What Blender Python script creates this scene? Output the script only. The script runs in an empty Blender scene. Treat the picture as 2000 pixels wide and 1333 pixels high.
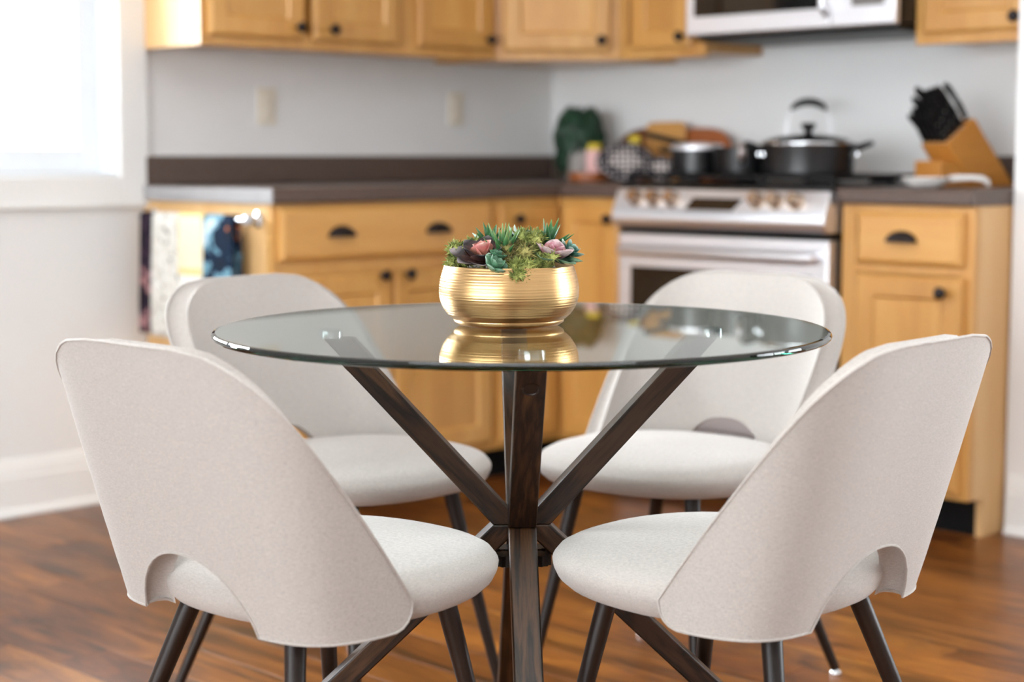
import bpy, bmesh, math, random
from mathutils import Vector, Matrix
PI = math.pi
R = math.radians
random.seed(7)
C = bpy.context.scene.collection
scn = bpy.context.scene

# ------------------------------------------------------------------ camera, sky, lamps, exposure
cd = bpy.data.cameras.new('camera'); cam = bpy.data.objects.new('camera', cd); C.objects.link(cam)
CAM = Vector((4.5945, 4.3571, 1.0012)); HEAD = R(134.805)
cam.location = CAM; cam.rotation_euler = (PI/2 - .1065, 0, HEAD)
cd.sensor_width = 36; cd.lens = 61.135; cd.clip_start = .05
cd.dof.use_dof = True; cd.dof.focus_distance = 2.50; cd.dof.aperture_fstop = 2.5; cd.dof.aperture_blades = 0
scn.camera = cam

w = bpy.data.worlds.new('sky'); scn.world = w; w.use_nodes = True
w.node_tree.nodes['Background'].inputs[0].default_value = (.93, .97, 1, 1)
w.node_tree.nodes['Background'].inputs[1].default_value = 5.0

def window_light(name, loc, rot, sx, sy, power, col):
    l = bpy.data.lights.new(name, 'AREA'); l.shape = 'RECTANGLE'; l.size = sx; l.size_y = sy
    l.energy = power; l.color = col
    o = bpy.data.objects.new(name, l); C.objects.link(o); o.location = loc; o.rotation_euler = rot
    return o
# daylight entering by the three windows of the room (each lamp stands just outside its own glass)
window_light('daylight_window_1', (2.85, -.28, 1.60), (R(90), 0, 0), 2.35, 1.7, 185, (.86, .935, 1))      # wall left, shines to +y
window_light('daylight_window_2', (.12, 4.55, 1.35), (0, R(-90), 0), 2.1, 2.1, 75, (.88, .94, 1))        # wall right, shines to +x
window_light('daylight_window_3', (8.92, 3.30, 1.35), (0, R(90), 0), 2.2, 6.0, 168, (.90, .95, 1))       # wall front, shines to -x
lc = bpy.data.lights.new('ceiling_fill_light', 'AREA'); lc.shape = 'SQUARE'; lc.size = 1.5; lc.energy = 20; lc.color = (.93, .965, 1)  # added ambient fill, carried by the unseen ceiling panel

scn.view_settings.view_transform = 'Standard'; scn.view_settings.look = 'None'
scn.view_settings.gamma = 1; scn.view_settings.use_curve_mapping = False
scn.view_settings.exposure = 0.76
cy = scn.cycles
cy.use_denoising = True
try: cy.denoiser = 'OPENIMAGEDENOISE'
except Exception: pass
cy.max_bounces = 14; cy.diffuse_bounces = 6; cy.glossy_bounces = 6; cy.transmission_bounces = 12; cy.transparent_max_bounces = 12
cy.sample_clamp_indirect = 8; cy.blur_glossy = .5

# ------------------------------------------------------------------ materials
def lin(*c):
    return tuple((x/255/12.92 if x/255 <= .04045 else ((x/255+.055)/1.055)**2.4) for x in c) + (1,)
def new_mat(name):
    m = bpy.data.materials.new(name); m.use_nodes = True
    nt = m.node_tree; b = nt.nodes['Principled BSDF']
    return m, nt, b
def N(nt, t, **k):
    n = nt.nodes.new(t)
    for a, v in k.items(): setattr(n, a, v)
    return n
def coords(nt, scale=(1, 1, 1), rot=(0, 0, 0), rnd=False):
    tc = N(nt, 'ShaderNodeTexCoord'); mp = N(nt, 'ShaderNodeMapping')
    mp.inputs['Scale'].default_value = scale; mp.inputs['Rotation'].default_value = rot
    nt.links.new(tc.outputs['Object'], mp.inputs['Vector'])
    if rnd:
        oi = N(nt, 'ShaderNodeObjectInfo'); mu = N(nt, 'ShaderNodeVectorMath', operation='SCALE')
        cx = N(nt, 'ShaderNodeCombineXYZ')
        for i in range(3): nt.links.new(oi.outputs['Random'], cx.inputs[i])
        mu.inputs['Scale'].default_value = 37
        nt.links.new(cx.outputs[0], mu.inputs[0]); nt.links.new(mu.outputs[0], mp.inputs['Location'])
        return mp.outputs[0], oi.outputs['Random']
    return mp.outputs[0]
def noise(nt, vec, scale, detail=4, rough=.5, dist=0):
    n = N(nt, 'ShaderNodeTexNoise'); n.inputs['Scale'].default_value = scale; n.inputs['Detail'].default_value = detail
    n.inputs['Roughness'].default_value = rough; n.inputs['Distortion'].default_value = dist
    nt.links.new(vec, n.inputs['Vector']); return n.outputs['Fac']
def ramp(nt, fac, stops):
    r = N(nt, 'ShaderNodeValToRGB'); e = r.color_ramp.elements
    while len(e) < len(stops): e.new(.5)
    for i, (p, c) in enumerate(stops): e[i].position = p; e[i].color = c
    nt.links.new(fac, r.inputs[0]); return r.outputs[0]
def mix(nt, a, b, fac, mode='MIX'):
    m = N(nt, 'ShaderNodeMix', data_type='RGBA', blend_type=mode)
    for sock, v in ((0, fac), (6, a), (7, b)):
        if hasattr(v, 'is_linked') or hasattr(v, 'links'): nt.links.new(v, m.inputs[sock])
        else: m.inputs[sock].default_value = v
    return m.outputs[2]
def bump(nt, b, h, strength=.2, dist=.002):
    n = N(nt, 'ShaderNodeBump'); n.inputs['Strength'].default_value = strength; n.inputs['Distance'].default_value = dist
    nt.links.new(h, n.inputs['Height']); nt.links.new(n.outputs[0], b.inputs['Normal'])

def simple(name, col, rough=.5, metal=0, var=.06, vscale=30, bmp=0, coat=0, spec=.5, stretch=(1, 1, 1)):
    m, nt, b = new_mat(name)
    v = coords(nt, stretch); f = noise(nt, v, vscale, 3)
    dk = tuple(x*(1-var) for x in col[:3]) + (1,); lt = tuple(min(1, x*(1+var)) for x in col[:3]) + (1,)
    nt.links.new(ramp(nt, f, [(.3, dk), (.7, lt)]), b.inputs['Base Color'])
    b.inputs['Roughness'].default_value = rough; b.inputs['Metallic'].default_value = metal
    b.inputs['Coat Weight'].default_value = coat; b.inputs['Coat Roughness'].default_value = .1
    b.inputs['Specular IOR Level'].default_value = spec
    if bmp: bump(nt, b, f, bmp, .001)
    return m
def wood(name, stops, grain='z', scale=7, rough=.4, wav=1.5, rnd=True, coat=.0, bmp=.05, lo=.12):
    m, nt, b = new_mat(name)
    s = {'x': (lo, 1, 1), 'y': (1, lo, 1), 'z': (1, 1, lo)}[grain]
    v = coords(nt, s, rnd=rnd)
    if rnd: v, rn = v
    f1 = noise(nt, v, scale, 5, .55, wav); f2 = noise(nt, v, scale*7, 4, .6, .3)
    a = N(nt, 'ShaderNodeMath', operation='MULTIPLY_ADD'); a.inputs[1].default_value = .28
    nt.links.new(f2, a.inputs[0]); 
    mm = N(nt, 'ShaderNodeMath', operation='MULTIPLY'); mm.inputs[1].default_value = .72; nt.links.new(f1, mm.inputs[0])
    nt.links.new(mm.outputs[0], a.inputs[2])
    col = ramp(nt, a.outputs[0], stops)
    if rnd:
        hv = N(nt, 'ShaderNodeHueSaturation'); mr = N(nt, 'ShaderNodeMapRange'); mr.inputs[3].default_value = .93; mr.inputs[4].default_value = 1.06
        nt.links.new(rn, mr.inputs[0]); nt.links.new(mr.outputs[0], hv.inputs['Value']); nt.links.new(col, hv.inputs['Color']); col = hv.outputs[0]
    nt.links.new(col, b.inputs['Base Color']); b.inputs['Roughness'].default_value = rough
    b.inputs['Coat Weight'].default_value = coat; b.inputs['Coat Roughness'].default_value = .32
    bump(nt, b, f2, bmp, .001)
    return m
MAPLE = [(.30, lin(182, 126, 59)), (.5, lin(199, 146, 74)), (.72, lin(213, 166, 95))]
M = {}
M['maple'] = wood('honey_maple_upright', MAPLE, 'z', 5, .38, .8, coat=.5)
M['maple_flat'] = wood('honey_maple_level', MAPLE, 'x', 5, .38, .8, coat=.5)
M['maple_end'] = wood('pale_maple_veneer', [(.3, lin(205, 158, 100)), (.7, lin(226, 188, 134))], 'z', 4, .45, .5)
WAL = [(.30, lin(20, 12, 7)), (.42, lin(58, 37, 22)), (.49, lin(22, 13, 8)), (.56, lin(76, 50, 30)), (.63, lin(30, 19, 11)), (.74, lin(64, 41, 24))]
M['walnut'] = wood('dark_walnut', WAL, 'z', 9, .42, 2.0, lo=.13)
M['walnut'].node_tree.nodes['Principled BSDF'].inputs['Specular IOR Level'].default_value = .3
M['leg'] = wood('espresso_leg', [(.3, lin(22, 14, 10)), (.7, lin(42, 28, 20))], 'z', 9, .36, .8)
M['leg'].node_tree.nodes['Principled BSDF'].inputs['Specular IOR Level'].default_value = .3
M['board_dark'] = wood('acacia_board', [(.3, lin(84, 46, 24)), (.7, lin(132, 74, 36))], 'x', 7, .45)
M['board_mid'] = wood('cherry_board', [(.3, lin(140, 76, 36)), (.7, lin(172, 98, 48))], 'x', 7, .45)
M['board_light'] = wood('oak_board', [(.3, lin(176, 124, 60)), (.7, lin(202, 150, 84))], 'x', 7, .45)
M['block'] = wood('knife_block_beech', [(.3, lin(176, 112, 44)), (.7, lin(200, 138, 62))], 'x', 8, .4)
M['wall'] = simple('painted_wall', lin(226, 226, 225), .75, var=.015, vscale=3)
M['trim'] = simple('white_trim_paint', lin(230, 230, 228), .45, var=.01, vscale=4)
M['ceiling'] = simple('ceiling_paint', lin(236, 235, 232), .85, var=.01, vscale=4)
M['sash'] = simple('window_sash_white', lin(224, 228, 231), .4, var=.01)
M['counter'] = simple('brown_laminate', lin(88, 72, 64), .34, var=.28, vscale=220)
M['black'] = simple('black_toe_kick', lin(10, 9, 9), .7, spec=.2)
M['bronze'] = simple('oil_rubbed_bronze', lin(38, 32, 32), .38, .6)
M['steel'] = simple('brushed_stainless', lin(222, 222, 226), .36, 1, var=.04, vscale=60, stretch=(.03, 1, 1))
b_ = M['steel'].node_tree.nodes['Principled BSDF']; b_.inputs['Anisotropic'].default_value = .75; b_.inputs['Anisotropic Rotation'].default_value = 0
tg_ = M['steel'].node_tree.nodes.new('ShaderNodeTangent'); tg_.direction_type = 'RADIAL'; tg_.axis = 'Z'
M['steel'].node_tree.links.new(tg_.outputs[0], b_.inputs['Tangent'])
M['steel_dark'] = simple('stove_side_steel', lin(72, 62, 56), .35, .6)
M['chrome'] = simple('chrome', lin(220, 222, 225), .08, 1, var=.01)
M['knobsteel'] = simple('warm_steel_knob', lin(196, 176, 156), .25, 1)
M['blackglass'] = simple('black_oven_glass', lin(10, 9, 9), .06, coat=.5)
M['enamel'] = simple('black_enamel', lin(9, 9, 10), .3, spec=.4)
M['iron'] = simple('cast_iron', lin(15, 15, 16), .6, spec=.3)
M['nonstick'] = simple('black_cookware', lin(14, 14, 16), .30, 0)
M['plastic'] = simple('black_plastic', lin(11, 11, 12), .45, spec=.35)
M['ceramic'] = simple('white_ceramic', lin(232, 230, 226), .25, coat=.4, var=.02)
M['ivory'] = simple('ivory_plastic', lin(222, 214, 198), .4, var=.02)
M['stone'] = simple('grey_gravel', lin(150, 146, 138), .8, var=.5, vscale=90)
M['potgrey'] = simple('pale_grey_pot', lin(176, 168, 162), .7, var=.15, vscale=20)
M['trail'] = simple('dark_trailing_leaves', lin(28, 62, 40), .55, var=.45, vscale=40)
M['gold'] = simple('brushed_gold', lin(192, 156, 108), .31, 1, var=.06, vscale=40, stretch=(.1, .1, 12))
M['pad'] = simple('polished_steel_pad', lin(200, 204, 206), .15, 1, var=.02)

def fabric(name, c1, c2):
    m, nt, b = new_mat(name)
    v = coords(nt, (1, 1, 1)); f = noise(nt, v, 300, 2, .6)
    v2 = coords(nt, (60, 60, 420)); g = noise(nt, v2, 3, 3, .6)
    v3 = coords(nt, (420, 420, 60)); h = noise(nt, v3, 3, 3, .6)
    a = N(nt, 'ShaderNodeMath', operation='ADD'); nt.links.new(g, a.inputs[0]); nt.links.new(h, a.inputs[1])
    d = N(nt, 'ShaderNodeMath', operation='MULTIPLY'); d.inputs[1].default_value = .5; nt.links.new(a.outputs[0], d.inputs[0])
    nt.links.new(ramp(nt, d.outputs[0], [(.32, c1), (.66, c2)]), b.inputs['Base Color'])
    b.inputs['Roughness'].default_value = .92; b.inputs['Sheen Weight'].default_value = .25; b.inputs['Sheen Roughness'].default_value = .5
    b.inputs['Specular IOR Level'].default_value = .2
    bump(nt, b, d.outputs[0], .35, .0012)
    return m
M['linen'] = fabric('cream_linen_weave', lin(151, 145, 139), lin(186, 180, 174))

def floor_mat():
    m, nt, b = new_mat('acacia_floor')
    v, rn = coords(nt, (1, .16, 1), rnd=True)
    f1 = noise(nt, v, 9, 6, .62, 1.8); f2 = noise(nt, v, 75, 4, .6, .4)
    base = ramp(nt, f1, [(.25, lin(48, 30, 18)), (.39, lin(97, 60, 30)), (.53, lin(144, 92, 42)), (.74, lin(182, 126, 57))])
    tone = ramp(nt, rn, [(0, lin(196, 176, 164)), (.35, lin(255, 240, 220)), (.7, lin(222, 205, 196)), (1, lin(250, 245, 225))])
    col = mix(nt, base, tone, 1.0, 'MULTIPLY')
    kn = ramp(nt, noise(nt, coords(nt, (1, .35, 1), rnd=True)[0], 7, 3, .5, .6), [(.24, lin(60, 40, 30)), (.34, lin(255, 255, 255))])
    col = mix(nt, col, kn, .85, 'MULTIPLY')
    fine = ramp(nt, f2, [(.3, lin(205, 200, 198)), (.6, lin(255, 255, 255))])
    col = mix(nt, col, fine, .8, 'MULTIPLY')
    nt.links.new(col, b.inputs['Base Color'])
    b.inputs['Roughness'].default_value = .32; b.inputs['Specular IOR Level'].default_value = .32
    bump(nt, b, f1, .25, .004)
    return m
M['floor'] = floor_mat()
M['subfloor'] = simple('floor_underlay', lin(70, 45, 28), .7)

def glass_mat():
    m, nt, b = new_mat('clear_green_glass')
    nt.nodes.remove(b); out = nt.nodes['Material Output']
    g = N(nt, 'ShaderNodeBsdfGlass'); g.inputs['IOR'].default_value = 1.5; g.inputs['Roughness'].default_value = 0
    g.inputs['Color'].default_value = (.985, 1, .99, 1)
    va = N(nt, 'ShaderNodeVolumeAbsorption'); va.inputs['Color'].default_value = (.25, .62, .52, 1); va.inputs['Density'].default_value = 7
    nt.links.new(g.outputs[0], out.inputs['Surface']); nt.links.new(va.outputs[0], out.inputs['Volume'])
    return m
M['glass'] = glass_mat()
def pane_mat():
    m, nt, b = new_mat('window_pane_glass')
    nt.nodes.remove(b); out = nt.nodes['Material Output']
    t = N(nt, 'ShaderNodeBsdfTransparent'); g = N(nt, 'ShaderNodeBsdfGlossy'); g.inputs['Roughness'].default_value = .02
    fr = N(nt, 'ShaderNodeFresnel'); fr.inputs[0].default_value = 1.45; mx = N(nt, 'ShaderNodeMixShader')
    nt.links.new(fr.outputs[0], mx.inputs[0]); nt.links.new(t.outputs[0], mx.inputs[1]); nt.links.new(g.outputs[0], mx.inputs[2])
    nt.links.new(mx.outputs[0], out.inputs['Surface']); return m
M['pane'] = pane_mat()
def leaf_mat(name, c_in, c_out, rough=.4, edge=None, ln=.03):
    """colour runs along the leaf (object z is its length) from heart to tip"""
    m, nt, b = new_mat(name)
    v = coords(nt); sp = N(nt, 'ShaderNodeSeparateXYZ'); nt.links.new(v, sp.inputs[0])
    mr = N(nt, 'ShaderNodeMapRange'); mr.inputs[1].default_value = 0; mr.inputs[2].default_value = ln; nt.links.new(sp.outputs[2], mr.inputs[0])
    st = [(.1, c_in), (.75, c_out)] + ([(.97, edge)] if edge else [])
    col = ramp(nt, mr.outputs[0], st)
    f = noise(nt, v, 150, 3); col = mix(nt, col, ramp(nt, f, [(.3, lin(190, 190, 190)), (.7, lin(255, 255, 255))]), .7, 'MULTIPLY')
    nt.links.new(col, b.inputs['Base Color']); b.inputs['Roughness'].default_value = rough
    b.inputs['Specular IOR Level'].default_value = .3
    return m
L_ = {
 'agave': leaf_mat('agave_leaf', lin(30, 70, 42), lin(60, 108, 62), .4, lin(120, 150, 88), .05),
 'jade': leaf_mat('jade_leaf', lin(44, 82, 56), lin(78, 120, 90), .45, lin(160, 186, 164), .02),
 'plum': leaf_mat('plum_leaf', lin(112, 72, 64), lin(26, 21, 22), .5, lin(138, 128, 128), .048),
 'pink': leaf_mat('pink_leaf', lin(168, 150, 110), lin(196, 112, 108), .4, lin(206, 176, 160), .036),
 'rose': leaf_mat('rose_leaf', lin(170, 160, 120), lin(160, 100, 112), .4, lin(196, 170, 170)),
 'deep': leaf_mat('deep_green_leaf', lin(44, 86, 58), lin(26, 62, 44), .35, lin(110, 140, 112), .04),
 'blue': leaf_mat('blue_green_leaf', lin(64, 104, 88), lin(76, 120, 108), .45, lin(170, 190, 176), .022)}
def moss_mat(name, a, b_, c):
    m, nt, b = new_mat(name); v = coords(nt); f = noise(nt, v, 60, 3)
    nt.links.new(ramp(nt, f, [(.32, a), (.5, b_), (.68, c)]), b.inputs['Base Color']); b.inputs['Roughness'].default_value = .8; return m
M['moss'] = moss_mat('yellow_green_moss', lin(70, 84, 36), lin(122, 130, 62), lin(168, 168, 96))
M['moss2'] = moss_mat('olive_moss', lin(92, 74, 46), lin(108, 106, 52), lin(150, 140, 80))
def pattern_mat(name, cols, scale, thr=None, kind='noise'):
    m, nt, b = new_mat(name); v = coords(nt)
    if kind == 'dots':
        vo = N(nt, 'ShaderNodeTexVoronoi'); vo.inputs['Scale'].default_value = scale; vo.inputs['Randomness'].default_value = .15
        nt.links.new(v, vo.inputs['Vector']); f = vo.outputs['Distance']
        r = N(nt, 'ShaderNodeValToRGB'); r.color_ramp.interpolation = 'CONSTANT'
        r.color_ramp.elements[0].color = cols[0]; r.color_ramp.elements[1].position = thr; r.color_ramp.elements[1].color = cols[1]
        nt.links.new(f, r.inputs[0]); col = r.outputs[0]
    elif kind == 'band':   # colours stacked by height
        sp = N(nt, 'ShaderNodeSeparateXYZ'); nt.links.new(v, sp.inputs[0])
        mr = N(nt, 'ShaderNodeMapRange'); mr.inputs[1].default_value = -.45; mr.inputs[2].default_value = .02; nt.links.new(sp.outputs[2], mr.inputs[0])
        r = N(nt, 'ShaderNodeValToRGB'); r.color_ramp.interpolation = 'CONSTANT'; e = r.color_ramp.elements
        while len(e) < len(cols): e.new(.5)
        for i, (p, c) in enumerate(cols): e[i].position = p; e[i].color = c
        nt.links.new(mr.outputs[0], r.inputs[0]); col = r.outputs[0]
    else:
        f = noise(nt, v, scale, 3, .5, .6)
        r = N(nt, 'ShaderNodeValToRGB'); r.color_ramp.interpolation = 'CONSTANT'; e = r.color_ramp.elements
        while len(e) < len(cols): e.new(.5)
        for i, (p, c) in enumerate(cols): e[i].position = p; e[i].color = c
        nt.links.new(f, r.inputs[0]); col = r.outputs[0]
    nt.links.new(col, b.inputs['Base Color']); b.inputs['Roughness'].default_value = .9; b.inputs['Specular IOR Level'].default_value = .15
    return m
M['towel_plum'] = pattern_mat('plum_floral_cloth', [(0, lin(30, 24, 34)), (.5, lin(52, 38, 52)), (.62, lin(150, 110, 110))], 22)
M['towel_fleck'] = pattern_mat('flecked_white_cloth', [(0, lin(120, 116, 112)), (.37, lin(206, 202, 192)), (.55, lin(222, 220, 214)), (.66, lin(168, 170, 150))], 45)
M['towel_cream'] = pattern_mat('cream_and_yellow_cloth', [(0, lin(228, 226, 218)), (.62, lin(226, 206, 140)), (.66, lin(232, 220, 188)), (.96, lin(234, 214, 150))], 1, kind='band')
M['towel_navy'] = pattern_mat('navy_floral_cloth', [(0, lin(186, 204, 214)), (.36, lin(108, 150, 168)), (.45, lin(24, 38, 58)), (.56, lin(28, 36, 48)), (.63, lin(190, 112, 66)), (.67, lin(38, 72, 92))], 13)
M['mitt'] = pattern_mat('dotted_cotton', [lin(214, 204, 200), lin(58, 54, 58)], 58, .42, 'dots')
M['carton'] = pattern_mat('pink_yellow_carton', [(0, lin(222, 200, 60)), (.35, lin(226, 182, 178)), (.6, lin(214, 196, 80)), (.72, lin(232, 206, 196))], 12)

# ------------------------------------------------------------------ helpers
def mesh_obj(name, bm, mat, parent=None, smooth=35, bevel=0, seg=2, loc=(0, 0, 0), rot=(0, 0, 0), recalc=True):
    if recalc: bmesh.ops.recalc_face_normals(bm, faces=bm.faces)
    me = bpy.data.meshes.new(name); bm.to_mesh(me); bm.free()
    for p in me.polygons: p.use_smooth = True
    me.set_sharp_from_angle(angle=R(smooth))
    if mat: me.materials.append(mat)
    o = bpy.data.objects.new(name, me); C.objects.link(o)
    o.location = loc; o.rotation_euler = rot
    if parent: o.parent = parent
    if bevel:
        md = o.modifiers.new('bevel', 'BEVEL'); md.width = bevel; md.segments = seg; md.limit_method = 'ANGLE'; md.angle_limit = R(40)
        md.harden_normals = False
    return o
def thing(name, label, cat, loc=(0, 0, 0), rz=0, group=None):
    o = bpy.data.objects.new(name, None); C.objects.link(o); o.location = loc; o.rotation_euler = (0, 0, rz)
    o.empty_display_size = .05
    o['label'] = label; o['category'] = cat
    if group: o['group'] = group
    return o
def tag(o, label, cat, group=None):
    o['label'] = label; o['category'] = cat
    if group: o['group'] = group
    return o
def struct(name, bm, mat, bevel=0, parent=None, **k):
    o = mesh_obj(name, bm, mat, parent, bevel=bevel, **k)
    if not parent: o['kind'] = 'structure'
    return o
def box(bm, x0, y0, z0, x1, y1, z1):
    vs = [bm.verts.new(p) for p in ((x0, y0, z0), (x1, y0, z0), (x1, y1, z0), (x0, y1, z0), (x0, y0, z1), (x1, y0, z1), (x1, y1, z1), (x0, y1, z1))]
    for f in ((0, 3, 2, 1), (4, 5, 6, 7), (0, 1, 5, 4), (1, 2, 6, 5), (2, 3, 7, 6), (3, 0, 4, 7)): bm.faces.new([vs[i] for i in f])
    return bm
def BX(*a):
    bm = bmesh.new()
    for i in range(0, len(a), 6): box(bm, *a[i:i+6])
    return bm
def prism(bm, pts, axis, a, b):
    """closed polygon pts (p,q) extruded along axis from a to b"""
    def P(p, q, t): return {'x': (t, p, q), 'y': (p, t, q), 'z': (p, q, t)}[axis]
    A = [bm.verts.new(P(p, q, a)) for p, q in pts]; B = [bm.verts.new(P(p, q, b)) for p, q in pts]
    n = len(pts)
    bm.faces.new(A); bm.faces.new(B[::-1])
    for i in range(n): bm.faces.new((A[i], B[i], B[(i+1) % n], A[(i+1) % n]))
    return bm
def lathe(prof, seg=32, bm=None, c=(0, 0, 0), cap=True, axis='z'):
    bm = bm or bmesh.new(); rings = []
    for r, z in prof:
        ring = []
        for i in range(seg):
            t = 2*PI*i/seg; x, y = r*math.cos(t), r*math.sin(t)
            p = {'z': (x, y, z), 'y': (x, z, y), 'x': (z, x, y)}[axis]
            ring.append(bm.verts.new((p[0]+c[0], p[1]+c[1], p[2]+c[2])))
        rings.append(ring)
    for a, b in zip(rings, rings[1:]):
        for i in range(seg): bm.faces.new((a[i], a[(i+1) % seg], b[(i+1) % seg], b[i]))
    if cap:
        if prof[0][0] > 1e-6: bm.faces.new(rings[0][::-1])
        if prof[-1][0] > 1e-6: bm.faces.new(rings[-1])
    return bm
def tube(pts, r, seg=10, bm=None, closed=False, cap=True):
    bm = bm or bmesh.new(); pts = [Vector(p) for p in pts]; n = len(pts)
    rs = r if isinstance(r, (list, tuple)) else [r]*n
    rings = []; up = None
    for i, p in enumerate(pts):
        if closed: d = (pts[(i+1) % n]-pts[i-1]).normalized()
        else: d = (pts[min(i+1, n-1)]-pts[max(i-1, 0)]).normalized()
        if up is None:
            up = Vector((0, 0, 1)) if abs(d.z) < .9 else Vector((1, 0, 0))
        s = d.cross(up).normalized(); up = s.cross(d).normalized()
        rings.append([bm.verts.new(p + rs[i]*(math.cos(2*PI*k/seg)*s + math.sin(2*PI*k/seg)*up)) for k in range(seg)])
    for i in range(n if closed else n-1):
        a, b = rings[i], rings[(i+1) % n]
        for k in range(seg): bm.faces.new((a[k], a[(k+1) % seg], b[(k+1) % seg], b[k]))
    if cap and not closed: bm.faces.new(rings[0][::-1]); bm.faces.new(rings[-1])
    return bm
def copy_tree(o, parent=None):
    c = o.copy(); C.objects.link(c)
    if parent: c.parent = parent
    for ch in list(o.children): copy_tree(ch, c)
    return c

# ------------------------------------------------------------------ room shell
UM, VM, H = 8.6, 6.6, 2.44
floor = struct('floor', BX(-.15, -.15, -.10, UM+.15, VM+.15, -.012), M['subfloor'])
rnd = random.Random(3)
pw = .127; gap = .0004
u = .434; row = 0
while u < UM - .01:
    lo = .03 if u > 1.62 else .46; v = lo - rnd.random()*1.1
    while v < VM:
        ln = rnd.choice([.9, 1.2, 1.5, 1.8]); a, b = max(v, lo), min(v+ln, VM)
        if b - a > .05 and u < 5.2 and not (u < 1.2 and a > 5.2):
            bm = bmesh.new(); x0, x1 = gap, min(pw, UM-u)-gap
            bl = .0004
            t = [bm.verts.new(p) for p in ((x0+bl, gap+bl, 0), (x1-bl, gap+bl, 0), (x1-bl, b-a-gap-bl, 0), (x0+bl, b-a-gap-bl, 0))]
            s = [bm.verts.new(p) for p in ((x0, gap, -.0003), (x1, gap, -.0003), (x1, b-a-gap, -.0003), (x0, b-a-gap, -.0003))]
            q = [bm.verts.new(p) for p in ((x0, gap, -.012), (x1, gap, -.012), (x1, b-a-gap, -.012), (x0, b-a-gap, -.012))]
            bm.faces.new(t)
            for i in range(4):
                j = (i+1) % 4; bm.faces.new((t[j], t[i], s[i], s[j])); bm.faces.new((s[j], s[i], q[i], q[j]))
            mesh_obj('plank', bm, M['floor'], floor, loc=(u, a, rnd.uniform(-.0004, .0004)), smooth=10)
        v += ln
    u += pw; row += 1
struct('ceiling', BX(-.15, -.15, H, UM+.15, VM+.15, H+.1), M['ceiling'])
# wall left (holds window 1 and the long cabinet run), plane y = 0
W1 = (1.825, 3.75, .945, 2.16)
struct('wall_left', BX(-.15, -.14, 0, W1[0], 0, H, W1[1], -.14, 0, UM+.15, 0, H, W1[0], -.14, 0, W1[1], 0, W1[2], W1[0], -.14, W1[3], W1[1], 0, H), M['wall'])
struct('wall_back', BX(-.14, 0, 0, 0, 2.30, H), M['wall'])                       # behind the stove
RW, RV = .43, 2.072                                                             # wall right: face x = RW from y = RV on
W2 = (3.55, 5.55, .30, 2.25)
struct('wall_right', BX(RW-.16, RV, 0, RW, W2[0], H, RW-.16, W2[1], 0, RW, VM+.15, H, RW-.16, W2[0], 0, RW, W2[1], W2[2], RW-.16, W2[0], W2[3], RW, W2[1], H, 0, RV, 0, RW-.16, RV+.12, H), M['wall'])
W3 = (.5, 6.1, .30, 2.25)
struct('wall_front', BX(UM, -.14, 0, UM+.14, W3[0], H, UM, W3[1], 0, UM+.14, VM+.15, H, UM, W3[0], 0, UM+.14, W3[1], W3[2], UM, W3[0], W3[3], UM+.14, W3[1], H), M['wall'])
struct('wall_far', BX(RW, VM, 0, UM, VM+.14, H), M['wall'])

def baseboard(name, L, loc, rz):
    prof = [(0, 0), (.028, 0), (.028, .008), (.022, .018), (.016, .022), (.016, .108), (.013, .114), (.013, .120), (.011, .135), (.006, .150), (.003, .158), (0, .160)]
    bm = bmesh.new(); prism(bm, prof, 'x', 0, L)
    return struct(name, bm, M['trim'], loc=loc, rot=(0, 0, rz), smooth=25)
baseboard('baseboard_left', UM-1.755, (1.755, 0, 0), 0)
baseboard('baseboard_right', VM-2.085, (RW, VM, 0), -PI/2)
baseboard('baseboard_front', VM, (UM, 0, 0), PI/2)

def window(name, a0, a1, z0, z1, depth, loc, rz, muntins=0):
    """local: x along the wall, y into the room, wall face y=0"""
    r = bpy.data.objects.new(name, None); C.objects.link(r); r.location = loc; r.rotation_euler = (0, 0, rz); r['kind'] = 'structure'
    c = .098
    bm = BX(a0-c, 0, z0-.092, a0-.004, .020, z1+c, a1+.004, 0, z0-.092, a1+c, .020, z1+c, a0-.004, 0, z1+.004, a1+.004, .020, z1+c)
    mesh_obj('casing', bm, M['trim'], r, bevel=.003)
    mesh_obj('sill_apron', BX(a0-.004, 0, z0-.092, a1+.004, .020, z0-.004), M['trim'], r, bevel=.003)
    mesh_obj('apron_lip', BX(a0-c-.003, .0205, z0-.092, a1+c+.003, .027, z0-.078), M['trim'], r, bevel=.002)
    mesh_obj('jamb', BX(a0-.004, -depth, z0-.004, a0+.008, .004, z1+.004, a1-.008, -depth, z0-.004, a1+.004, .004, z1+.004, a0+.008, -depth, z0-.004, a1-.008, .004, z0+.008, a0+.008, -depth, z1-.008, a1-.008, .004, z1+.004), M['sash'], r, bevel=.001)
    s = .066; A0, A1, Z0, Z1 = a0+.008, a1-.008, z0+.008, z1-.008; y0, y1 = -depth+.012, -depth+.052
    bm = BX(A0, y0, Z0, A0+s, y1, Z1, A1-s, y0, Z0, A1, y1, Z1, A0+s, y0, Z0, A1-s, y1, Z0+s, A0+s, y0, Z1-s, A1-s, y1, Z1)
    zm = (Z0+Z1)/2
    box(bm, A0+s, y0, zm-.02, A1-s, y1, zm+.02)
    for k in range(muntins):
        x = A0+s+(A1-A0-2*s)*(k+1)/(muntins+1); box(bm, x-.012, y0+.008, Z0+s, x+.012, y1-.008, Z1-s)
    mesh_obj('sash', bm, M['sash'], r, bevel=.002)
    for za, zb in ((Z0+s, zm-.02), (zm+.02, Z1-s)):
        mesh_obj('pane', BX(A0+s, y0+.016, za, A1-s, y0+.021, zb), M['pane'], r)
    return r
window('window_1', W1[0], W1[1], W1[2], W1[3], .13, (0, 0, 0), 0)
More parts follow.
